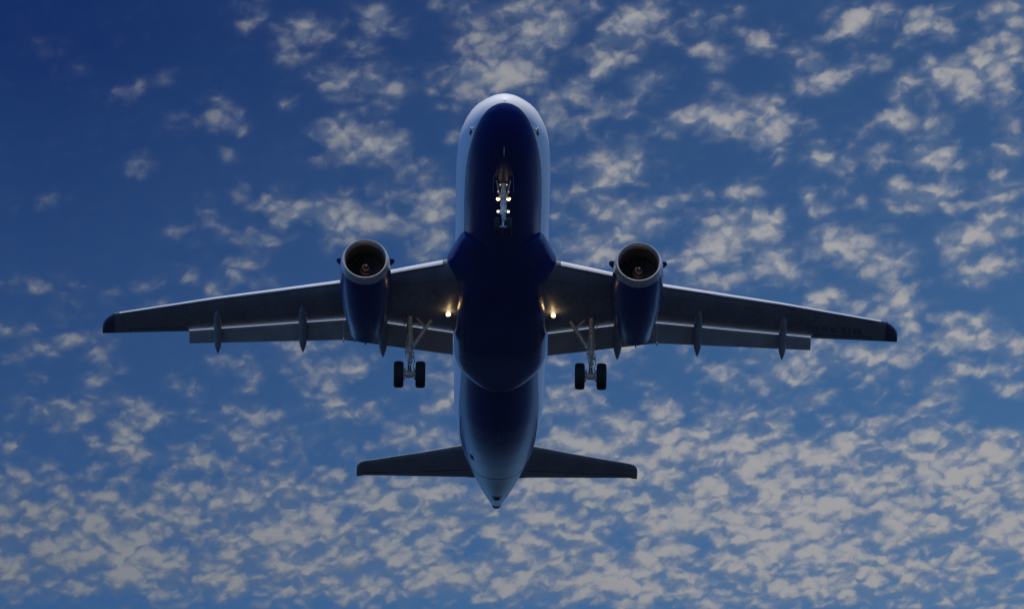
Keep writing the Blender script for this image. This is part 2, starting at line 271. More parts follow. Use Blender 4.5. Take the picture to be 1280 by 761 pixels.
# fuselage paint: navy belly under a white body, by a painted line stored on the mesh
def paint_material():
    m = bpy.data.materials.new('fuselage_livery'); m.use_nodes = True
    t = m.node_tree; b = t.nodes['Principled BSDF']
    a = t.nodes.new('ShaderNodeAttribute'); a.attribute_name = 'paint_line'
    r = t.nodes.new('ShaderNodeMapRange'); t.links.new(a.outputs['Fac'], r.inputs[0])
    r.inputs[1].default_value = -.012; r.inputs[2].default_value = .012
    s = t.nodes.new('ShaderNodeAttribute'); s.attribute_name = 'station'
    w = t.nodes.new('ShaderNodeMath'); w.operation = 'PINGPONG'; w.inputs[1].default_value = 1.35
    t.links.new(s.outputs['Fac'], w.inputs[0])
    l = t.nodes.new('ShaderNodeMapRange'); t.links.new(w.outputs[0], l.inputs[0])
    l.inputs[1].default_value = .006; l.inputs[2].default_value = .016; l.inputs[3].default_value = .6; l.inputs[4].default_value = 1
    n = t.nodes.new('ShaderNodeTexNoise'); n.inputs['Scale'].default_value = .9; n.inputs['Detail'].default_value = 6
    tcx = t.nodes.new('ShaderNodeTexCoord'); mpn = t.nodes.new('ShaderNodeMapping'); mpn.inputs['Scale'].default_value = (1.6, .25, 1.2)
    t.links.new(tcx.outputs['Object'], mpn.inputs[0]); t.links.new(mpn.outputs[0], n.inputs['Vector'])
    d = t.nodes.new('ShaderNodeMapRange'); t.links.new(n.outputs[0], d.inputs[0])
    d.inputs[1].default_value = .35; d.inputs[2].default_value = .75; d.inputs[3].default_value = 1; d.inputs[4].default_value = .86
    mu = t.nodes.new('ShaderNodeMath'); mu.operation = 'MULTIPLY'; t.links.new(l.outputs[0], mu.inputs[0]); t.links.new(d.outputs[0], mu.inputs[1])
    mx = t.nodes.new('ShaderNodeMix'); mx.data_type = 'RGBA'; t.links.new(r.outputs[0], mx.inputs[0])
    mx.inputs[6].default_value = (*NAVY, 1); mx.inputs[7].default_value = (*WHITE, 1)
    cf = t.nodes.new('ShaderNodeMapRange'); t.links.new(s.outputs['Fac'], cf.inputs[0]); cf.inputs[1].default_value = 29.2; cf.inputs[2].default_value = 30.0
    mc = t.nodes.new('ShaderNodeMix'); mc.data_type = 'RGBA'; t.links.new(cf.outputs[0], mc.inputs[0]); mc.inputs[6].default_value = (*NAVY, 1); mc.inputs[7].default_value = (.105, .11, .145, 1)
    t.links.new(mc.outputs[2], mx.inputs[6]); mc = mx
    sc_ = t.nodes.new('ShaderNodeVectorMath'); sc_.operation = 'SCALE'
    t.links.new(mc.outputs[2], sc_.inputs[0]); t.links.new(mu.outputs[0], sc_.inputs['Scale'])
    t.links.new(sc_.outputs[0], b.inputs['Base Color'])
    b.inputs['Roughness'].default_value = .30; b.inputs['Coat Weight'].default_value = .12; b.inputs['Coat Roughness'].default_value = .15; b.inputs['Specular IOR Level'].default_value = .30
    return m
m_livery = paint_material()
def spinner_material():
    m = bpy.data.materials.new('spinner_spiral_paint'); m.use_nodes = True
    t = m.node_tree; b = t.nodes['Principled BSDF']
    a = t.nodes.new('ShaderNodeAttribute'); a.attribute_name = 'spiral'
    f = t.nodes.new('ShaderNodeMath'); f.operation = 'PINGPONG'; f.inputs[1].default_value = .5
    t.links.new(a.outputs['Fac'], f.inputs[0])
    r = t.nodes.new('ShaderNodeMapRange'); t.links.new(f.outputs[0], r.inputs[0])
    r.inputs[1].default_value = .33; r.inputs[2].default_value = .37
    mx = t.nodes.new('ShaderNodeMix'); mx.data_type = 'RGBA'; t.links.new(r.outputs[0], mx.inputs[0])
    mx.inputs[6].default_value = (.03, .03, .032, 1); mx.inputs[7].default_value = (.40, .22, .17, 1)
    t.links.new(mx.outputs[2], b.inputs['Base Color']); b.inputs['Roughness'].default_value = .4
    return m
m_spin = spinner_material()
def ground_material():
    m = bpy.data.materials.new('dark_blue_bounce_ground'); m.use_nodes = True  # unseen ground, its blue chosen to tint the light bounced up
    t = m.node_tree; b = t.nodes['Principled BSDF']; b.inputs['Roughness'].default_value = .6; b.inputs['Specular IOR Level'].default_value = .15
    tcx = t.nodes.new('ShaderNodeTexCoord')
    n = t.nodes.new('ShaderNodeTexNoise'); n.inputs['Scale'].default_value = .02; n.inputs['Detail'].default_value = 9
    t.links.new(tcx.outputs['Object'], n.inputs['Vector'])
    cr = t.nodes.new('ShaderNodeValToRGB'); t.links.new(n.outputs[0], cr.inputs[0])
    cr.color_ramp.elements[0].position = .35; cr.color_ramp.elements[0].color = (.0095, .0150, .029, 1)
    cr.color_ramp.elements[1].position = .7; cr.color_ramp.elements[1].color = (.0155, .0225, .042, 1)
    t.links.new(cr.outputs[0], b.inputs['Base Color'])
    return m

# ------------------------------------------------------------------ mesh helpers (aeroplane space: X across, Y aft from the nose, Z up)
ORG = {}
def make(name, verts, faces, mats, parent=None, fmat=None, attrs=None, angle=35, label=None):
    v = np.array(verts, float)
    c = (v.min(0) + v.max(0)) / 2
    me = bpy.data.meshes.new(name)
    me.from_pydata([tuple(q) for q in (v - c)], [], [tuple(f) for f in faces])
    for m in (mats if isinstance(mats, (list, tuple)) else [mats]): me.materials.append(m)
    if fmat: me.polygons.foreach_set('material_index', fmat)
    if attrs:
        for k, val in attrs.items():
            a = me.attributes.new(k, 'FLOAT', 'POINT'); a.data.foreach_set('value', np.array(val, dtype=np.float32))
    me.update()
    bm = bmesh.new(); bm.from_mesh(me); bmesh.ops.recalc_face_normals(bm, faces=bm.faces[:]); bm.to_mesh(me); bm.free()
    me.polygons.foreach_set('use_smooth', [True] * len(me.polygons))
    me.set_sharp_from_angle(angle=RAD(angle))
    o = bpy.data.objects.new(name, me); sc.collection.objects.link(o)
    o.location = Vector(c) - (Vector(ORG[parent.name]) if parent else Vector((0, 0, 0)))
    if parent: o.parent = parent
    ORG[o.name] = tuple(c)
    if label: o['label'] = label
    return o
class G:
    def __init__(s): s.v = []; s.f = []; s.m = []
    def add(s, v, f, m=0):
        b = len(s.v); s.v += [tuple(q) for q in v]; s.f += [tuple(i + b for i in q) for q in f]; s.m += [m] * len(f)
    def loft(s, rings, cap0=True, cap1=True, m=0, closed=True):
        n = len(rings[0]); v = [p for r in rings for p in r]; f = []
        for i in range(len(rings) - 1):
            for j in range(n if closed else n - 1):
                k = (j + 1) % n
                f.append((i * n + j, i * n + k, (i + 1) * n + k, (i + 1) * n + j))
        if cap0: f.append(tuple(range(n)))
        if cap1: f.append(tuple((len(rings) - 1) * n + j for j in range(n)))
        s.add(v, f, m)
    def tube(s, p0, p1, r0, r1=None, n=14, m=0, caps=True):
        r1 = r0 if r1 is None else r1
        p0 = Vector(p0); p1 = Vector(p1); d = (p1 - p0).normalized()
        a = d.orthogonal().normalized(); b = d.cross(a)
        R = []
        for p, r in ((p0, r0), (p1, r1)):
            R.append([tuple(p + (a * math.cos(t) + b * math.sin(t)) * r) for t in [2 * math.pi * k / n for k in range(n)]])
        s.loft(R, caps, caps, m)
    def path(s, pts, rad, n=12, m=0):
        for i in range(len(pts) - 1): s.tube(pts[i], pts[i + 1], rad[i], rad[i + 1], n, m)
    def revolve(s, prof, c, axis='Y', n=48, m=0, cap0=False, cap1=False):
        R = []
        for a, r in prof:
            ring = []
            for k in range(n):
                t = 2 * math.pi * k / n
                if axis == 'Y': ring.append((c[0] + r * math.sin(t), c[1] + a, c[2] + r * math.cos(t)))
                elif axis == 'X': ring.append((c[0] + a, c[1] + r * math.sin(t), c[2] + r * math.cos(t)))
                else: ring.append((c[0] + r * math.sin(t), c[1] + r * math.cos(t), c[2] + a))
            R.append(ring)
        s.loft(R, cap0, cap1, m)
    def box(s, c, h, m=0, rot=None):
        v = []
        for x in (-1, 1):
            for y in (-1, 1):
                for z in (-1, 1):
                    p = Vector((x * h[0], y * h[1], z * h[2]))
                    if rot: p = rot @ p
                    v.append(tuple(p + Vector(c)))
        s.add(v, [(0, 1, 3, 2), (4, 6, 7, 5), (0, 4, 5, 1), (2, 3, 7, 6), (0, 2, 6, 4), (1, 5, 7, 3)], m)
    def build(s, name, mats, parent=None, **kw): return make(name, s.v, s.f, mats, parent, fmat=s.m, **kw)

def pchip(xs, ys):
    xs = np.array(xs, float); ys = np.array(ys, float); h = np.diff(xs); d = np.diff(ys) / h
    s = np.zeros(len(xs))
    for i in range(1, len(xs) - 1):
        if d[i - 1] * d[i] > 0:
            w1 = 2 * h[i] + h[i - 1]; w2 = h[i] + 2 * h[i - 1]; s[i] = (w1 + w2) / (w1 / d[i - 1] + w2 / d[i])
    s[0] = d[0]; s[-1] = d[-1]
    def f(x):
        i = int(np.clip(np.searchsorted(xs, x) - 1, 0, len(h) - 1)); t = (x - xs[i]) / h[i]
        return float((2*t**3-3*t*t+1)*ys[i] + (t**3-2*t*t+t)*h[i]*s[i] + (3*t*t-2*t**3)*ys[i+1] + (t**3-t*t)*h[i]*s[i+1])
    return f

# ------------------------------------------------------------------ unseen ground far below, coloured dark blue for its bounce on the underside
bm = bmesh.new(); GS = 60000
vs = [bm.verts.new(q) for q in ((-GS, -GS, 0), (GS, -GS, 0), (GS, GS, 0), (-GS, GS, 0))]; bm.faces.new(vs)
me = bpy.data.meshes.new('bounce_ground'); bm.to_mesh(me); bm.free(); me.materials.append(ground_material())
go = bpy.data.objects.new('bounce_ground', me); sc.collection.objects.link(go); go['kind'] = 'structure'

# ------------------------------------------------------------------ the aeroplane
plane = bpy.data.objects.new('passenger_airplane', None); sc.collection.objects.link(plane)
plane['label'] = 'navy-bellied twin-engine airliner with wheels down and landing lights lit against the cloudy sky'
plane['category'] = 'airplane'
BASE = Vector((0, 17.2, -4.18)); ORG[plane.name] = tuple(BASE)
R = Matrix(((0.9999166984, -0.0113451395, 0.0061549982), (0.0109479592, 0.9980703200, 0.0611210157), (-0.0068365475, -0.0610485395, 0.9981113853)))
NOSE = Vector((-0.29313952, 300.31081226, 165.1142757 + CAMZ))
plane.matrix_world = Matrix.Translation(NOSE + R @ BASE) @ R.to_4x4()

# ---- fuselage
st = [  # Y, top, bottom, half width, height of widest point
 (0, -.55, -.55, 0, -.55), (.06, -.36, -.76, .22, -.55), (.2, -.18, -.97, .44, -.55), (.45, .04, -1.19, .70, -.53), (.8, .27, -1.39, .94, -.50),
 (1.25, .52, -1.57, 1.17, -.45), (1.8, .83, -1.72, 1.38, -.38), (2.4, 1.18, -1.84, 1.56, -.28), (3.0, 1.52, -1.92, 1.70, -.18),
 (3.7, 1.79, -1.98, 1.81, -.10), (4.6, 1.97, -2.03, 1.90, -.04), (5.8, 2.05, -2.06, 1.955, 0), (7.2, 2.07, -2.07, 1.975, 0), (12, 2.07, -2.07, 1.975, 0), (23, 2.07, -2.07, 1.975, 0),
 (24.5, 2.07, -2.03, 1.97, .03), (26, 2.07, -1.86, 1.94, .10), (27.5, 2.07, -1.58, 1.86, .22), (29, 2.06, -1.22, 1.72, .38), (30.5, 2.05, -.82, 1.53, .55), (32, 2.02, -.41, 1.29, .75),
 (33.5, 1.97, -.01, 1.01, .95), (35, 1.86, .42, .70, 1.13), (36, 1.74, .75, .47, 1.24), (36.6, 1.64, .96, .32, 1.30), (36.9, 1.55, 1.08, .22, 1.32)]
ST = np.array(st)
FT, FB, FW, FC = [pchip(ST[:, 0], ST[:, i]) for i in (1, 2, 3, 4)]
def fus(Y, phi, off=0.0):     # phi 0 = bottom, pi = top, +X side positive
    w = FW(Y) + off; zc = FC(Y)
    h = (zc - FB(Y) + off) if math.cos(phi) > 0 else (FT(Y) - zc + off)
    return (w * math.sin(phi), Y, zc - h * math.cos(phi))
zb = pchip([0, .25, .8, 1.6, 2.6, 4, 6, 9, 21, 24, 27, 30, 32, 32.9, 33.25, 33.4, 37.6], [-.66, -.68, -.80, -.96, -1.08, -1.14, -1.17, -1.19, -1.12, -.96, -.68, -.17, .21, .38, .45, .48, 1.34])
Ys = sorted(set([round(q, 3) for q in list(np.linspace(0, 1, 26) ** 2 * 4.0) + list(np.arange(4, 36.9, .22)) + [36.4, 36.7, 36.9]]))
Ys[0] = .002
NP = 144
V_, PL, SN = [], [], []
rings = []
for Y in Ys:
    r = []
    for k in range(NP):
        p = fus(Y, 2 * math.pi * k / NP); r.append(p); PL.append(p[2] - zb(Y)); SN.append(Y)
    rings.append(r)
g = G(); g.loft(rings)
fuselage = g.build('fuselage', m_livery, plane, attrs={'paint_line': PL, 'station': SN}, angle=60)

def patch(name, pts, mats, parent, off=.012, label=None, nsub=6):
    # a panel that lies on the fuselage: pts are (Y, phi) corners of a quad, given real thickness
    g = G(); n = nsub
    def P2(i, j, o):
        a = i / n; b = j / n
        y = (pts[0][0]*(1-a)+pts[1][0]*a)*(1-b) + (pts[3][0]*(1-a)+pts[2][0]*a)*b
        f = (pts[0][1]*(1-a)+pts[1][1]*a)*(1-b) + (pts[3][1]*(1-a)+pts[2][1]*a)*b
        return fus(y, f, o)
    R1 = [[P2(i, j, off) for j in range(n + 1)] for i in range(n + 1)]
    R0 = [[P2(i, j, -.03) for j in range(n + 1)] for i in range(n + 1)]
    vv = [p for r in R1 for p in r] + [p for r in R0 for p in r]; m = (n + 1) ** 2; q = n + 1; f = []
    for i in range(n):
        for j in range(n):
            a = i * q + j; f.append((a, a + 1, a + q + 1, a + q)); f.append((m + a, m + a + q, m + a + q + 1, m + a + 1))
    for i in range(n):
        for a, b in ((i, i + 1), (n * q + i, n * q + i + 1), (i * q, (i + 1) * q), (i * q + n, (i + 1) * q + n)):
            f.append((a, b, m + b, m + a))
    g.add(vv, f); return g.build(name, mats, parent, label=label)
PI = math.pi
for s in (1, -1):
    patch('cockpit_window', [(1.98, s*2.92), (2.85, s*2.90), (2.92, s*2.40), (2.12, s*2.36)], m_glass, fuselage)
    patch('cockpit_window', [(2.16, s*2.33), (2.97, s*2.36), (3.22, s*1.98), (2.50, s*1.93)], m_glass, fuselage)
    patch('cockpit_window', [(2.58, s*1.92), (3.28, s*1.96), (3.66, s*1.86), (3.30, s*1.80)], m_glass, fuselage)
    # air data probe on the nose flank
    g = G(); a = fus(1.75, s*1.22, 0); b = fus(1.78, s*1.22, .10)
    g.tube(a, b, .035, .03, 10); g.tube(b, (b[0], b[1] - .18, b[2]), .028, .015, 10)
    g.build('pitot_probe', m_steel, fuselage)
    patch('static_port', [(1.95, s*1.27), (2.25, s*1.27), (2.25, s*1.17), (1.95, s*1.17)], m_seam, fuselage, off=.006, nsub=3)
    # narrow dark strip on each rear flank
    yy = np.linspace(25.0, 30.2, 30); w = .045; vv = []; f = []
    for i, y in enumerate(yy):
        ph = .99 + .20 * (i / 29)
        ww = w * math.sin(PI * min(1, (i + 1.5) / 31)) / FW(y)
        vv += [fus(y, s*(ph - ww), .006), fus(y, s*(ph + ww), .006), fus(y, s*(ph + ww), -.02), fus(y, s*(ph - ww), -.02)]
    for i in range(29):
        for j in range(4): f.append((4*i+j, 4*i+(j+1) % 4, 4*i+4+(j+1) % 4, 4*i+4+j))
    f += [(0, 1, 2, 3), tuple(4*29+j for j in range(4))]
    g = G(); g.add(vv, f); g.build('flank_strip', m_seam, fuselage)
patch('outflow_valve', [(28.9, -.80), (29.55, -.80), (29.55, -.68), (28.9, -.68)], m_dark, fuselage, off=.008)
ribbon_later = [(31.6, -1.25 + 2.5 * k / 24) for k in range(25)]
patch('access_panel', [(34.6, -.28), (35.3, -.28), (35.3, .28), (34.6, .28)], mat('grey_access_panel', (.30, .31, .33), .5), fuselage, off=.008)
for y_ in (34.78, 34.98, 35.18):
    g = G(); g.box((0, y_, FB(y_) - .014), (.11, .02, .014)); g.build('louvre', m_seam, fuselage)
g = G(); g.revolve([(0, .23), (.12, .225), (.24, .20), (.25, .16), (.12, .13)], (0, 36.86, 1.30), n=32, cap1=True); g.build('auxiliary_exhaust', m_dark, fuselage)
patch('drain_vent', [(35.25, .82), (35.6, .82), (35.6, 1.0), (35.25, 1.0)], m_dark, fuselage, off=.006, nsub=3)
for Y, h in ((1.95, .13), (7.6, .30), (25.0, .28)):
    z = FB(Y); g = G()
    R2 = []
    for k, (sx, dz_) in enumerate(((1, .03), (.8, -h * .6), (.5, -h))):
        o = .10 * k; c = .20 * sx
        R2.append([(0.018 * sx * math.sin(t), Y + o + c * -math.cos(t), z + dz_) for t in np.linspace(0, 2*PI, 16, endpoint=False)])
    g.loft(R2); g.build('blade_antenna', m_seam if Y > 5 else m_white, fuselage)

# ---- belly fairing
bf = [(9.3, 1.60, -2.00, -.80), (9.9, 1.84, -2.05, -.62), (10.5, 2.03, -2.09, -.52), (11.0, 2.19, -2.13, -.58), (11.45, 2.32, -2.18, -.72), (11.9, 2.27, -2.22, -.80), (12.6, 2.10, -2.28, -.85), (13.6, 2.02, -2.35, -.85),
      (15, 2.00, -2.40, -.8), (17.5, 2.00, -2.40, -.8), (18.8, 1.98, -2.30, -.85), (19.6, 1.88, -2.22, -.95), (20.2, 1.66, -2.16, -1.1), (20.7, 1.36, -2.115, -1.25), (21.1, 1.0, -2.08, -1.4), (21.35, .6, -2.05, -1.5)]
BF = np.array(bf); bw, bz, bt = [pchip(BF[:, 0], BF[:, i]) for i in (1, 2, 3)]
def fair(Y, t, off=0.0):
    w, lo, hi = bw(Y) + off, bz(Y) - off, bt(Y); zc = -1.25; c, s_ = math.cos(t), math.sin(t); e = 2 / (2.3 + .5 * min(1, max(0, (Y - 11.2) / 2)))
    h = (zc - lo) if c > 0 else (hi - zc)
    return (w * math.copysign(abs(s_) ** e, s_), Y, zc - h * math.copysign(abs(c) ** e, c))
g = G(); g.loft([[fair(Y, 2 * PI * k / 96) for k in range(96)] for Y in np.concatenate([np.arange(9.3, 19, .12), np.arange(19, 21.36, .06)])])
fairing = g.build('belly_fairing', m_navy, plane, angle=60)
def ribbon(fn, pts, name, m, parent, w=.014):
    # narrow raised strip along a line of surface parameters
    P_ = [Vector(fn(a, b, .006)) for a, b in pts]; Q_ = [Vector(fn(a, b, -.02)) for a, b in pts]; vv = []; f = []
    for i in range(len(P_)):
        tg = (P_[min(i + 1, len(P_) - 1)] - P_[max(i - 1, 0)]).normalized(); nn = (P_[i] - Q_[i]).normalized(); sd = tg.cross(nn).normalized() * w
        vv += [P_[i] - sd, P_[i] + sd, Q_[i] + sd, Q_[i] - sd]
    for i in range(len(P_) - 1):
        for j in range(4): f.append((4*i+j, 4*i+(j+1) % 4, 4*i+4+(j+1) % 4, 4*i+4+j))
    f += [(0, 1, 2, 3), tuple(4*(len(P_)-1)+j for j in range(4))]
    g = G(); g.add([tuple(q) for q in vv], f); return g.build(name, m, parent)
m_joint = mat('belly_joint_sealant', (.03, .036, .07), .6)
for s in (1, -1):
    a0, a1 = s * .03, s * .78
    line = [(15.2, a0 + (a1 - a0) * k / 8) for k in range(9)] + [(15.2 + 2.2 * k / 8, a1) for k in range(1, 9)] + [(17.4, a1 + (a0 - a1) * k / 8) for k in range(1, 9)] + [(17.4 - 2.2 * k / 8, a0) for k in range(1, 8)]
    ribbon(fair, line, 'wheel_bay_door_joint', m_joint, fairing)
ribbon(lambda y, t, o: fus(y, t, o), ribbon_later, 'tail_joint', m_joint, fuselage, .018)
ribbon(fair, [(18.3, -1.0 + 2.0 * k / 16) for k in range(17)], 'panel_joint', m_joint, fairing, .010)
ribbon(fair, [(13.2, -1.0 + 2.0 * k / 16) for k in range(17)], 'panel_joint', m_joint, fairing, .010)
ribbon(lambda y, t, o: fus(y, t, o), [(3.5 + .1 * k, -.16) for k in range(12)], 'nose_gear_door_joint', m_joint, fuselage, .010)
ribbon(lambda y, t, o: fus(y, t, o), [(3.5 + .1 * k, .16) for k in range(12)], 'nose_gear_door_joint', m_joint, fuselage, .010)
for y, x in ((12.4, .5), (19.2, -.4), (12.9, -.55)):
    g = G(); z = fair(y, x / 2)[2]
    g.loft([[(x + .02 * a_ * math.sin(t), y + o_ - .07 * a_ * math.cos(t), z + dz_) for t in np.linspace(0, 2*PI, 12, endpoint=False)] for a_, o_, dz_ in ((1, 0, .03), (.8, .05, -.10), (.5, .10, -.17))]); g.build('drain_mast', m_navy, fairing)

# ---- aerofoil surfaces
def foil(le, te, t, n=22, up=.55, camber=.0):
    # closed section between leading and trailing edge points, thickness t (metres), share 'up' above the chord line
    le = Vector(le); te = Vector(te); pts = []
    def th(x): return 5 * (.2969 * math.sqrt(max(x, 0)) - .1260 * x - .3516 * x * x + .2843 * x ** 3 - .1036 * x ** 4)
    xs = [(1 - math.cos(PI * k / n)) / 2 for k in range(n + 1)]
    for x in reversed(xs): p = le.lerp(te, x); pts.append((p.x, p.y, p.z + t * 2 * up * th(x)))
    for x in xs[1:-1]: p = le.lerp(te, x); pts.append((p.x, p.y, p.z - t * 2 * (1 - up) * th(x)))
    return pts
WZ = lambda X: -1.45 + (X - 2) * .105
def lin(xs, ys): return lambda x: float(np.interp(x, xs, ys))
LEt = lin([1.2, 2.15, 4.5, 6.8, 12.1, 16.63, 16.95], [10.75, 11.32, 12.62, 13.96, 16.33, 18.56, 18.75])
TEt = lin([1.2, 2.0, 6.0, 6.75, 13.405], [16.99, 16.94, 16.60, 16.79, 19.05])
TEa = lin([13.415, 15, 17.2], [19.24, 19.62, 20.17])
def lez(X): return WZ(X)
def tez(X): return WZ(X) - .13 + .02 * min(1, X / 17)
def thick(X): return float(np.interp(X, [1.2, 2.1, 6.8, 12, 17], [.92, .86, .52, .34, .20]))
for s in (1, -1):
    side = 1 if s > 0 else -1
    secs = []; SPN = []; CHD = []
    for X in list(sorted(list(np.linspace(1.2, 13.4, 40)) + [6.0, 6.75])) + [13.42] + list(np.linspace(13.7, 16.63, 10)):
        ty = TEt(X) if X < 13.41 else TEa(X)
        secs.append(foil((s * X, LEt(X), lez(X)), (s * X, ty, tez(X)), thick(X), up=.5))
        xs_ = [(1 - math.cos(PI * k / 22)) / 2 for k in range(23)]; fr_ = list(reversed(xs_)) + xs_[1:-1]
        SPN += [X] * len(fr_); CHD += fr_
    g = G(); g.loft(secs); wing = g.build('wing', m_wing, plane, angle=28, attrs={'span': SPN, 'chord': CHD})
    # navy rounded wing tip with its fence
    secs = []
    for X, l, t_, k in ((16.632, 18.57, 20.03, 1), (16.85, 18.86, 20.08, .9), (17.02, 19.16, 20.13, .75), (17.12, 19.42, 20.16, .6), (17.18, 19.70, 20.18, .35)):
        secs.append(foil((s * X, l, lez(X) + .01), (s * X, t_, tez(X)), .20 * k * 1.05, up=.5))
    g = G(); g.loft(secs); tip = g.build('wing_tip', m_tipnavy, wing)
    # slat in two lengths, drooped ahead of the leading edge
    for x0, x1 in ((2.5, 5.3), (6.2, 16.4)):
        rr = []
        for X in np.linspace(x0, x1, 6 if x1 < 6 else 24):
            c = (TEt(X) if X < 13.41 else TEa(X)) - LEt(X); t_ = thick(X)
            full = foil((s * X, LEt(X) - .10, lez(X) - .07), (s * X, LEt(X) - .10 + c, lez(X) - .02), t_ * 1.02, n=40, up=.5)
            n = 40
            outer = [p for p in full if p[1] < LEt(X) - .10 + min(c * .15, .42)]
            up_ = full[:n + 1]; lo_ = full[n:]
            a = [p for p in up_ if p[1] - (LEt(X) - .10) < .14 * c + .02][-13:]
            b = [p for p in lo_ if p[1] - (LEt(X) - .10) < .010 * c + .01][1:5]
            while len(a) < 13: a.insert(0, a[0])
            while len(b) < 4: b.append(b[-1] if b else a[-1])
            path = a + b
            inner = [(p[0], p[1] + .05, p[2] * .88 + (lez(X) - .06) * .12) for p in reversed(path)]
            rr.append(path + inner)
        g = G(); g.loft(rr); g.build('slat', m_slat, wing, angle=50)
    # flaps: inboard and outboard
    fTY = lin([2.0, 6.72, 13.42], [17.88, 17.74, 19.62]); fTZ = lin([2.0, 6.72, 13.42], [-2.20, -1.60, -.75])
    for x0, x1 in ((2.03, 6.716), (6.722, 13.40)):
        secs = []; lead = []
        for X in sorted(set(list(np.linspace(x0, x1, 14)) + ([6.0] if x0 < 6 else []))):
            le = (s * X, TEt(X) + .065, tez(X) - .10); te = (s * X, fTY(X), fTZ(X))
            ch = math.hypot(te[1] - le[1], te[2] - le[2])
            secs.append(foil(le, te, ch * .13, up=.62))
            # white strip along the flap nose: the sky glint put into its colour
            n_ = []
            for k in range(10):
                t = 2 * PI * k / 10
                n_.append((s * X, le[1] + .012 + .042 * math.cos(t), le[2] + .034 + .050 * math.sin(t)))
            lead.append(n_)
        g = G(); g.loft(secs); fl = g.build('flap', m_flap, wing, angle=30)
        g = G(); g.loft(lead); g.build('flap_nose_glint', m_white, fl, angle=60)
    # aileron joint and hinge brackets
    g = G(); X = 16.1; g.tube((s*13.55, TEa(13.55) - .42, tez(13.55) - .085), (s*16.0, TEa(16.0) - .36, tez(16) - .06), .012, n=8)
    g.tube((s*16.0, TEa(16.0) - .36, tez(16) - .06), (s*16.0, TEa(16.0) - .02, tez(16) - .01), .012, n=8); g.build('aileron_joint', m_seam, wing)
    # flap track fairings
    for X, y0, y1, z1, rw, rh in ((12.15, 17.0, 19.52, -1.33, .165, .19), (8.47, 15.65, 18.67, -1.72, .18, .22), (5.03, 14.9, 18.37, -2.10, .19, .26)):
        z0 = WZ(X) - .12
        rings = []
        for k in range(33):
            t = k / 32
            y = y0 + (y1 - y0) * t
            tt = max(0, (t - .35) / .65)
            z = z0 - .08 * math.sin(min(1, t / .35) * PI / 2) + (z1 - z0 + .08) * tt ** 1.25
            prof = (math.sin(PI / 2 * min(1, t / .30))) ** .7 * (1 if t < .74 else max(0.02, math.cos(PI / 2 * ((t - .74) / .26) ** 1.15)))
            prof = max(prof, .03)
            rings.append([(s * X + rw * prof * math.sin(a), y, z - rh * prof * math.cos(a)) for a in np.linspace(0, 2*PI, 24, endpoint=False)])
        g = G(); g.loft(rings); g.build('flap_track_fairing', m_fair, wing, angle=60)
    # small bracket at the flap joint
    g = G(); g.box((s*6.72, fTY(6.72) - .02, fTZ(6.72) - .02), (.035, .08, .05)); g.build('flap_joint_bracket', m_white, wing)
    # landing lamp under the wing root
    g = G(); L = (s * 2.24, 15.12, -1.88)
    g.revolve([(-.09, .105), (-.07, .12), (.06, .10), (.12, .04)], L, n=20, cap1=True, m=0)
    g.tube((L[0], L[1] + .02, L[2] + .08), (L[0], L[1] + .12, -1.55), .03, n=8)
    lamp = g.build('landing_light', m_steel, wing)
    g = G(); g.revolve([(-.150, .02), (-.140, .06), (-.10, .088), (-.085, .09)], L, n=20, cap0=True, cap1=True)
    lens = g.build('landing_light_lens', m_lamp, wing)
    pl = bpy.data.lights.new('landing_light_glow', 'POINT'); pl.energy = 3.0; pl.color = (1, .66, .30); pl.shadow_soft_size = .05
    po = bpy.data.objects.new('landing_light_glow', pl); sc.collection.objects.link(po); po.parent = lamp
    po.location = Vector((L[0], L[1] - .34, L[2] - .12)) - Vector(ORG[lamp.name])

    # ---- engine
    ex, ey, ez = s * 5.76, 10.40, -1.95
    g = G()
    outer = [(.42, 1.035), (.9, 1.075), (1.5, 1.085), (2.3, 1.07), (3.1, 1.02), (3.9, .94), (4.6, .84), (5.2, .745), (5.62, .69), (5.62, .655), (5.0, .70)]
    P_ = pchip([p[0] for p in outer[:9]], [p[1] for p in outer[:9]])
    prof = [(a, P_(a)) for a in np.linspace(.42, 5.62, 30)] + [(5.62, .655), (5.1, .69)]
    rings = []
    for a, r in prof:    # slightly drooped rear, as the nacelle hugs the pylon
        rings.append([(ex + r * math.sin(t), ey + a, ez - .02 * a + r * math.cos(t)) for t in np.linspace(0, 2*PI, 64, endpoint=False)])
    g.loft(rings, False, False)
    eng = g.build('engine', m_navy, plane, angle=50)
    g = G()   # lip: outside, round the highlight and into the duct
    lipp = [(.42, 1.037), (.25, 1.018), (.12, .992), (.04, .960), (.0, .925), (.015, .893), (.07, .866), (.16, .846), (.30, .836)]
    LP = np.array(lipp)
    g.revolve(lipp, (ex, ey, ez), n=80); g.build('inlet_lip', m_lip, eng, angle=70)
    g = G(); g.revolve([(.30, .835), (.6, .84), (1.0, .865), (1.35, .88), (1.36, .1)], (ex, ey, ez), n=64); g.build('inlet_duct', m_duct, eng)
    g = G()
    for k in range(22):
        t0 = 2 * PI * k / 22; rr = []
        for q in range(7):
            r = .24 + (.865 - .24) * q / 6; tw = RAD(25 + 38 * q / 6); c = .17 + .05 * q / 6
            du = c * math.sin(tw) / r / 2; dyy = c * math.cos(tw) / 2; rr.append([])
            for (uu, ww, th_) in ((-1, -1, .0), (0, 0, .012), (1, 1, 0), (0, 0, -.012)):
                an = t0 + uu * du + th_ / r; rr[-1].append((ex + r * math.sin(an), ey + 1.12 + ww * dyy, ez + r * math.cos(an)))
        g.loft(rr)
    g.build('fan', m_blade, eng)
    sp = [(0, .005), (.04, .04), (.12, .09), (.24, .15), (.38, .205), (.52, .24), (.58, .245)]
    vv = []; at = []; f = []; n = 40; K = 16
    Sp = pchip([p[0] for p in sp], [p[1] for p in sp])
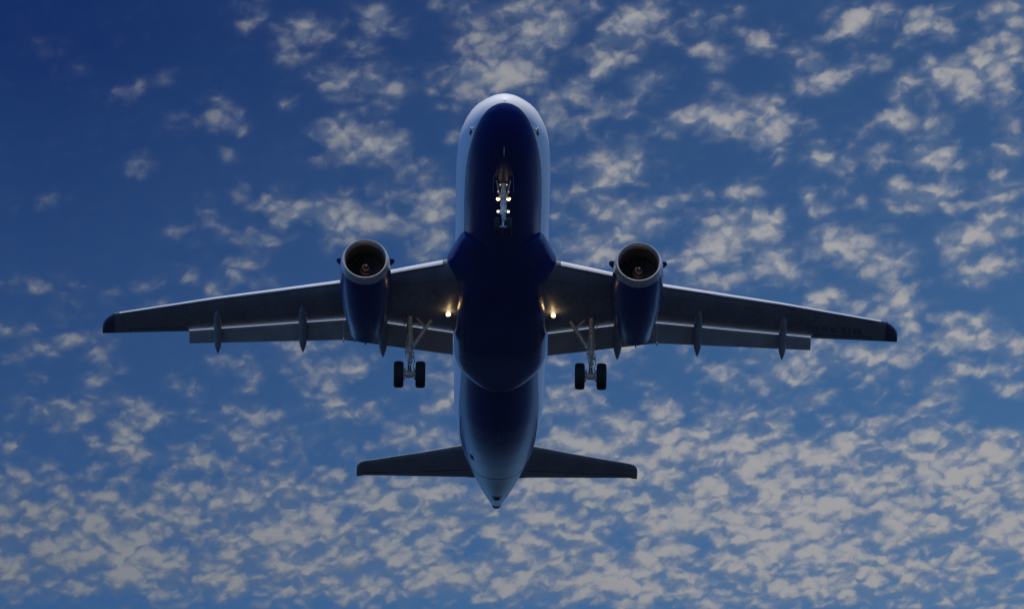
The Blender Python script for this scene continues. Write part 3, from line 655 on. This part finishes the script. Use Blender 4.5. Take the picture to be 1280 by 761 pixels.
    for i in range(K):
        a = .58 * i / (K - 1)
        for k in range(n + 1):
            t = 2 * PI * k / n; r = Sp(a); vv.append((ex + r * math.sin(t), ey + .48 + a, ez + r * math.cos(t))); at.append(k / n + 2.6 * i / (K - 1))
    for i in range(K - 1):
        for k in range(n): f.append((i*(n+1)+k, i*(n+1)+k+1, (i+1)*(n+1)+k+1, (i+1)*(n+1)+k))
    make('spinner', vv, f, m_spin, eng, attrs={'spiral': at}, angle=60)
    for q in (1, -1):   # nacelle strakes
        g = G(); an = RAD(62); dx_, dz_ = math.sin(an), math.cos(an); rr = []
        for h, a, b in ((1.03, 0.0, .62), (1.2, .06, .60), (1.33, .16, .52), (1.38, .28, .44)):
            rr.append([(ex + q * (dx_ * h + o_ * dz_), ey + .86 + y_, ez + dz_ * h - o_ * dx_) for o_, y_ in ((-.022, a), (.022, a), (.022, b), (-.022, b))])
        g.loft(rr); g.build('strake', m_navy, eng)
    # exhaust cone and drain mast, pylon
    g = G(); g.revolve([(4.6, .42), (5.3, .36), (5.75, .20), (6.0, .04)], (ex, ey, ez - .09), n=32, cap0=True, cap1=True); g.build('exhaust_cone', m_hot, eng)
    g = G(); g.loft([[(ex + .03 * math.sin(t), ey + y_ + l_ * -math.cos(t), ez + z_) for t in np.linspace(0, 2*PI, 12, endpoint=False)] for y_, l_, z_ in ((5.05, .20, -.72), (5.25, .13, -.95), (5.36, .06, -1.02))]); g.build('drain_mast', m_navy, eng)
    g = G(); rr = []
    for Y, w, lo, hi in ((11.5, .05, -.95, -.80), (12.2, .17, -1.05, -.62), (13.4, .22, -1.1, -.60), (15, .21, -1.15, -.9), (16.2, .16, -1.35, -1.1), (16.9, .04, -1.32, -1.18)):
        rr.append([(ex + w * math.sin(t), Y, (lo + hi) / 2 + (hi - lo) / 2 * math.cos(t)) for t in np.linspace(0, 2*PI, 20, endpoint=False)])
    g.loft(rr); g.build('pylon', m_navy, eng)
    g = G(); q = -1 if s > 0 else 1; an = RAD(105)
    g.revolve([(0, .03), (.03, .03)], (ex + q * 1.06 * math.sin(an), ey + 1.75, ez + 1.06 * math.cos(an)), n=10, cap0=True, cap1=True); g.build('service_light', m_lamp_s, eng)

    # ---- tailplane
    secs = []
    for X, l, t_, z, th_ in ((.3, 30.55, 33.98, .86, .42), (1.45, 31.10, 33.98, .95, .38), (3.5, 32.17, 34.28, 1.14, .26), (5.95, 33.46, 34.74, 1.42, .15), (6.12, 33.60, 34.85, 1.44, .13), (6.24, 33.82, 34.88, 1.45, .09), (6.29, 34.1, 34.88, 1.455, .04)):
        secs.append(foil((s * X, l, z), (s * X, t_, z), th_, up=.5))
    g = G(); g.loft(secs); tp = g.build('tailplane', m_grey, plane, angle=28)
    g = G(); g.tube((s*1.3, 33.10, .80), (s*6.1, 34.50, 1.395), .010, n=8); g.build('elevator_joint', m_seam, tp)

    # ---- main landing gear
    W0 = Vector((s * 3.87, 17.2, -3.6)); T0 = Vector((s * 3.90, 15.78, -1.22))
    d = (T0 - W0).normalized()
    g = G()
    g.path([W0 + d * .95, W0 + d * 1.15, T0], [.155, .135, .125], 18, 0)          # outer cylinder
    g.path([W0, W0 + d * 1.0], [.080, .080], 16, 1)                                # piston
    for h, r in ((.62, .13), (.95, .18), (1.12, .165), (1.55, .15)): g.tube(W0 + d * (h - .035), W0 + d * (h + .035), r, n=18)
    g.tube(W0 - Vector((s*.62, 0, 0)), W0 + Vector((s*.62, 0, 0)), .075, n=14)     # axle
    g.tube(W0 - Vector((.16, 0, 0)), W0 + Vector((.16, 0, 0)), .15, n=16)
    a = W0 + d * .12 + Vector((0, .10, 0)); b = W0 + d * .52 + Vector((0, .38, 0)); c = W0 + d * .98 + Vector((0, .12, 0))
    for o_ in (-.09, .09): g.tube(a + Vector((o_, 0, 0)), b + Vector((o_*.4, 0, 0)), .032, n=8); g.tube(c + Vector((o_, 0, 0)), b + Vector((o_*.4, 0, 0)), .032, n=8)
    gear = g.build('main_landing_gear', [m_steel, m_chrome], plane)
    g = G(); rnd = random.Random(4)                                                 # hoses, fittings and brake lines
    for k in range(5):
        an = k * 1.35; o1 = Vector((.17 * math.cos(an), -.13 * abs(math.sin(an)) - .03, 0))
        pts = [W0 + d * (.25 + .2 * k) + o1 * (.8 + .1 * k), W0 + d * (.55 + .24 * k) + o1 * 1.25, W0 + d * (.95 + .24 * k) + o1]
        g.path(pts, [.018, .018, .018], 8)
    for h in (.34, .50, .72, .84, 1.06, 1.28):
        an = rnd.uniform(0, 6.3); p = W0 + d * h + Vector((.14 * math.cos(an), -.10, .0))
        g.box(p, (.05 + rnd.random() * .03, .045, .035 + rnd.random() * .02))
    for q in (-1, 1):
        g.tube(W0 + Vector((q * .18, 0, .0)), W0 + Vector((q * .27, 0, 0)), .20, n=18)
        g.box(W0 + Vector((q * .20, -.17, .12)), (.04, .05, .08)); g.box(W0 + Vector((q * .22, -.05, -.2)), (.03, .06, .05)); g.box(W0 + Vector((q * .21, .1, .2)), (.04, .05, .05))
    g.build('brake_fittings', m_steel, gear)
    for q in (-1, 1):
        c0 = W0 + Vector((q * .465, 0, 0)); g = G()
        tp_ = [(-.205, .36), (-.212, .44), (-.205, .50), (-.175, .545), (-.12, .565), (0, .572), (.12, .565), (.175, .545), (.205, .50), (.212, .44), (.205, .36)]
        g.revolve(tp_, c0, 'X', 56, 0)
        for gr in (-.09, -.03, .03, .09): g.revolve([(gr - .008, .5735), (gr, .578), (gr + .008, .5735)], c0, 'X', 56, 0)
        wl = g.build('wheel', m_tyre, gear, angle=60)
        g = G(); g.revolve([(-.205, .36), (-.16, .34), (-.12, .2), (-.13, .10), (-.15, .02)], c0, 'X', 32, 0, cap1=True)
        g.revolve([(.205, .36), (.16, .34), (.12, .2), (.13, .10), (.15, .02)], c0, 'X', 32, 0, cap1=True)
        g.build('wheel_hub', m_hub, gear)
    lo = Vector((s * 3.70, 16.47, -2.58)); hi = Vector((s * 2.80, 15.93, -1.30)); mid = lo.lerp(hi, .56)
    g = G(); g.tube(lo, mid, .090, .082); g.tube(mid, hi, .082, .090); g.tube(mid - (hi - lo) * .03, mid + (hi - lo) * .03, .095)
    g.tube(lo - (hi - lo) * .03, lo + (hi - lo) * .05, .095, .08); g.build('side_stay', m_steel, gear)
    g = G(); g.tube(mid, (s * 3.87, 15.84, -1.28), .045); g.tube(mid.lerp(Vector((s*3.87, 15.84, -1.28)), .45), mid.lerp(Vector((s*3.87, 15.84, -1.28)), .55), .05); g.build('lock_link', m_steel, gear)
    # strut door, edge on to the airflow
    g = G(); rr = []
    for z, y, h in ((-1.22, 15.75, .36), (-1.7, 16.0, .40), (-2.2, 16.25, .36), (-2.62, 16.45, .22)):
        rr.append([(s * (4.13 + .02 * (z + 1.2)) + o_, y + q * h, z + q * .0) for o_, q in ((-.018, -1), (.018, -1), (.018, 1), (-.018, 1))])
    g.loft(rr); g.build('gear_door', m_grey, gear)
    for z_, y_ in ((-1.9, 16.12), (-2.45, 16.42)):
        g = G(); g.tube((s * 4.12, y_, z_), (s * 3.9, y_ + .05, z_), .02); g.build('door_link', m_steel, gear)

# ---- registration under the wing, its letters lying on the skin
def naca(x): return 5 * (.2969 * math.sqrt(max(x, 0)) - .1260 * x - .3516 * x * x + .2843 * x ** 3 - .1036 * x ** 4)
def lower(X, Y):
    l = LEt(X); t_ = TEt(X) if X < 13.41 else TEa(X); x = min(1, max(0, (Y - l) / (t_ - l)))
    return lez(X) * (1 - x) + tez(X) * x - thick(X) * naca(x)
WG = {1: 'wing', -1: 'wing.001'}
cu = bpy.data.curves.new('letters', 'FONT'); cu.body = 'N563JB'; cu.size = 1.0; cu.resolution_u = 3; cu.space_character = 1.05
tmp = bpy.data.objects.new('letters_source', cu); sc.collection.objects.link(tmp)
dg = bpy.context.evaluated_depsgraph_get(); tm = bpy.data.meshes.new_from_object(tmp.evaluated_get(dg))
tb = bmesh.new(); tb.from_mesh(tm); bmesh.ops.triangulate(tb, faces=tb.faces[:]); bmesh.ops.remove_doubles(tb, verts=tb.verts[:], dist=1e-5)
pts = [v.co.copy() for v in tb.verts]; tri = [tuple(v.index for v in f.verts) for f in tb.faces]; tb.free()
bpy.data.objects.remove(tmp); x1 = max(p.x for p in pts); vv = []
for dz_ in (-.010, .03):
    for p in pts:
        X = 13.15 + 2.45 * p.x / x1; Y = 18.16 + .36 * (X - 13.15) - .62 * p.y * 1.0 + .15
        vv.append((X, Y, lower(X, Y) + dz_))
n_ = len(pts); f = tri + [tuple(i + n_ for i in reversed(q)) for q in tri]
from collections import Counter
ed = Counter(tuple(sorted((q[k], q[(k + 1) % 3]))) for q in tri for k in range(3))
f += [(a, b, b + n_, a + n_) for (a, b), c in ed.items() if c == 1]
make('registration_letters', vv, f, m_ink, bpy.data.objects['wing'], angle=20)

# ---- fin and rudder
def finsec(Z, l, t_, th_):
    f = foil((0, l, Z), (0, t_, Z), th_, up=.5)
    return [((p[2] - Z), p[1], Z) for p in f]
g = G(); g.loft([finsec(1.7, 28.2, 34.9, .62), finsec(2.3, 29.6, 35.0, .58), finsec(4.8, 31.9, 35.9, .40), finsec(7.4, 34.1, 36.8, .24), finsec(7.75, 34.5, 36.85, .16)])
fin = g.build('tail_fin', m_navy, plane, angle=28)

# ---- nose gear
NW = Vector((0, 4.58, -3.85)); NT_ = Vector((0, 4.20, -1.95)); d = (NT_ - NW).normalized()
g = G()
g.path([NW + d * .62, NW + d * .80, NT_], [.095, .105, .10], 16); g.path([NW, NW + d * .7], [.055, .055], 12, 1)
for h, r in ((.62, .13), (.95, .135), (1.22, .15)): g.tube(NW + d * (h - .03), NW + d * (h + .03), r, n=16)
g.tube(NW - Vector((.30, 0, 0)), NW + Vector((.30, 0, 0)), .055, n=12)
a = NW + d * .1 + Vector((0, -.06, 0)); b = NW + d * .38 + Vector((0, -.26, 0)); c = NW + d * .66 + Vector((0, -.08, 0))
for o_ in (-.05, .05): g.tube(a + Vector((o_, 0, 0)), b, .022, n=8); g.tube(c + Vector((o_, 0, 0)), b, .022, n=8)
for q in (-1, 1): g.tube(NW + d * 1.1 + Vector((q*.08, 0, 0)), (q * .30, 3.9, -2.02), .035, n=10)   # drag stay
g.tube((-.26, 4.30, -2.62), (.26, 4.30, -2.62), .03, n=8); g.tube((-.24, 4.52, -3.10), (.24, 4.52, -3.10), .03, n=8)
ngear = g.build('nose_landing_gear', [m_steel, m_chrome], plane)
for q in (-1, 1):
    c0 = NW + Vector((q * .25, 0, 0)); g = G()
    g.revolve([(-.10, .20), (-.108, .29), (-.10, .345), (-.06, .375), (0, .385), (.06, .375), (.10, .345), (.108, .29), (.10, .20)], c0, 'X', 40); g.build('wheel', m_tyre, ngear, angle=60)
    g = G(); g.revolve([(-.10, .20), (-.07, .1), (-.09, .02)], c0, 'X', 24, cap1=True); g.revolve([(.10, .20), (.07, .1), (.09, .02)], c0, 'X', 24, cap1=True); g.build('wheel_hub', m_hub, ngear)
    g = G(); rr = []
    for z, y0, y1 in ((-1.98, 3.6, 4.7), (-2.3, 3.66, 4.66), (-2.66, 3.8, 4.55)):
        rr.append([(q * (.40 + .05 * (-z - 1.98)) + o_, y, z) for o_, y in ((-.014, y0), (.014, y0), (.014, y1), (-.014, y1))])
    g.loft(rr); g.build('gear_door', m_navy, ngear)
    def lampset(c, r, m, name, power, colr):
        g = G(); g.revolve([(-.05, r * 1.12), (.0, r * 1.16), (.08, r * .8), (.13, r * .3)], c, n=20, cap1=True); h = g.build(name, m_steel, ngear)
        g = G(); g.revolve([(-.085, r * .25), (-.075, r * .7), (-.052, r)], c, n=20, cap0=True, cap1=True); g.build(name + '_lens', m, ngear)
        if power:
            pl = bpy.data.lights.new(name + '_glow', 'POINT'); pl.energy = power; pl.color = colr; pl.shadow_soft_size = .04
            po = bpy.data.objects.new(name + '_glow', pl); sc.collection.objects.link(po); po.parent = h
            po.location = Vector((c[0], c[1] - .16, c[2])) - Vector(ORG[h.name])
    lampset((q * .215, 4.44, -2.62), .078, m_lamp, 'takeoff_light', .15, (1, .74, .42))
    lampset((q * .205, 4.30, -2.34), .026, m_lamp, 'position_light', 0, None)
    lampset((q * .212, 4.66, -3.10), .050, m_lamp_w, 'taxi_light', .5, (1, .82, .6))
    lampset((q * .135, 4.18, -2.09), .030, m_lamp_s, 'indicator_light', 0, None)
g = G()
for k in range(6):
    h = .3 + .22 * k; g.box(NW + d * h + Vector(((-1) ** k * .085, -.07, 0)), (.04, .03, .05))
g.path([NW + d * .2 + Vector((.08, -.08, 0)), NW + d * .8 + Vector((.12, -.12, 0)), NW + d * 1.5 + Vector((.07, -.09, 0))], [.014] * 3, 8)
g.build('steering_fittings', m_steel, ngear)

sc.render.resolution_x = 1024; sc.render.resolution_y = 608
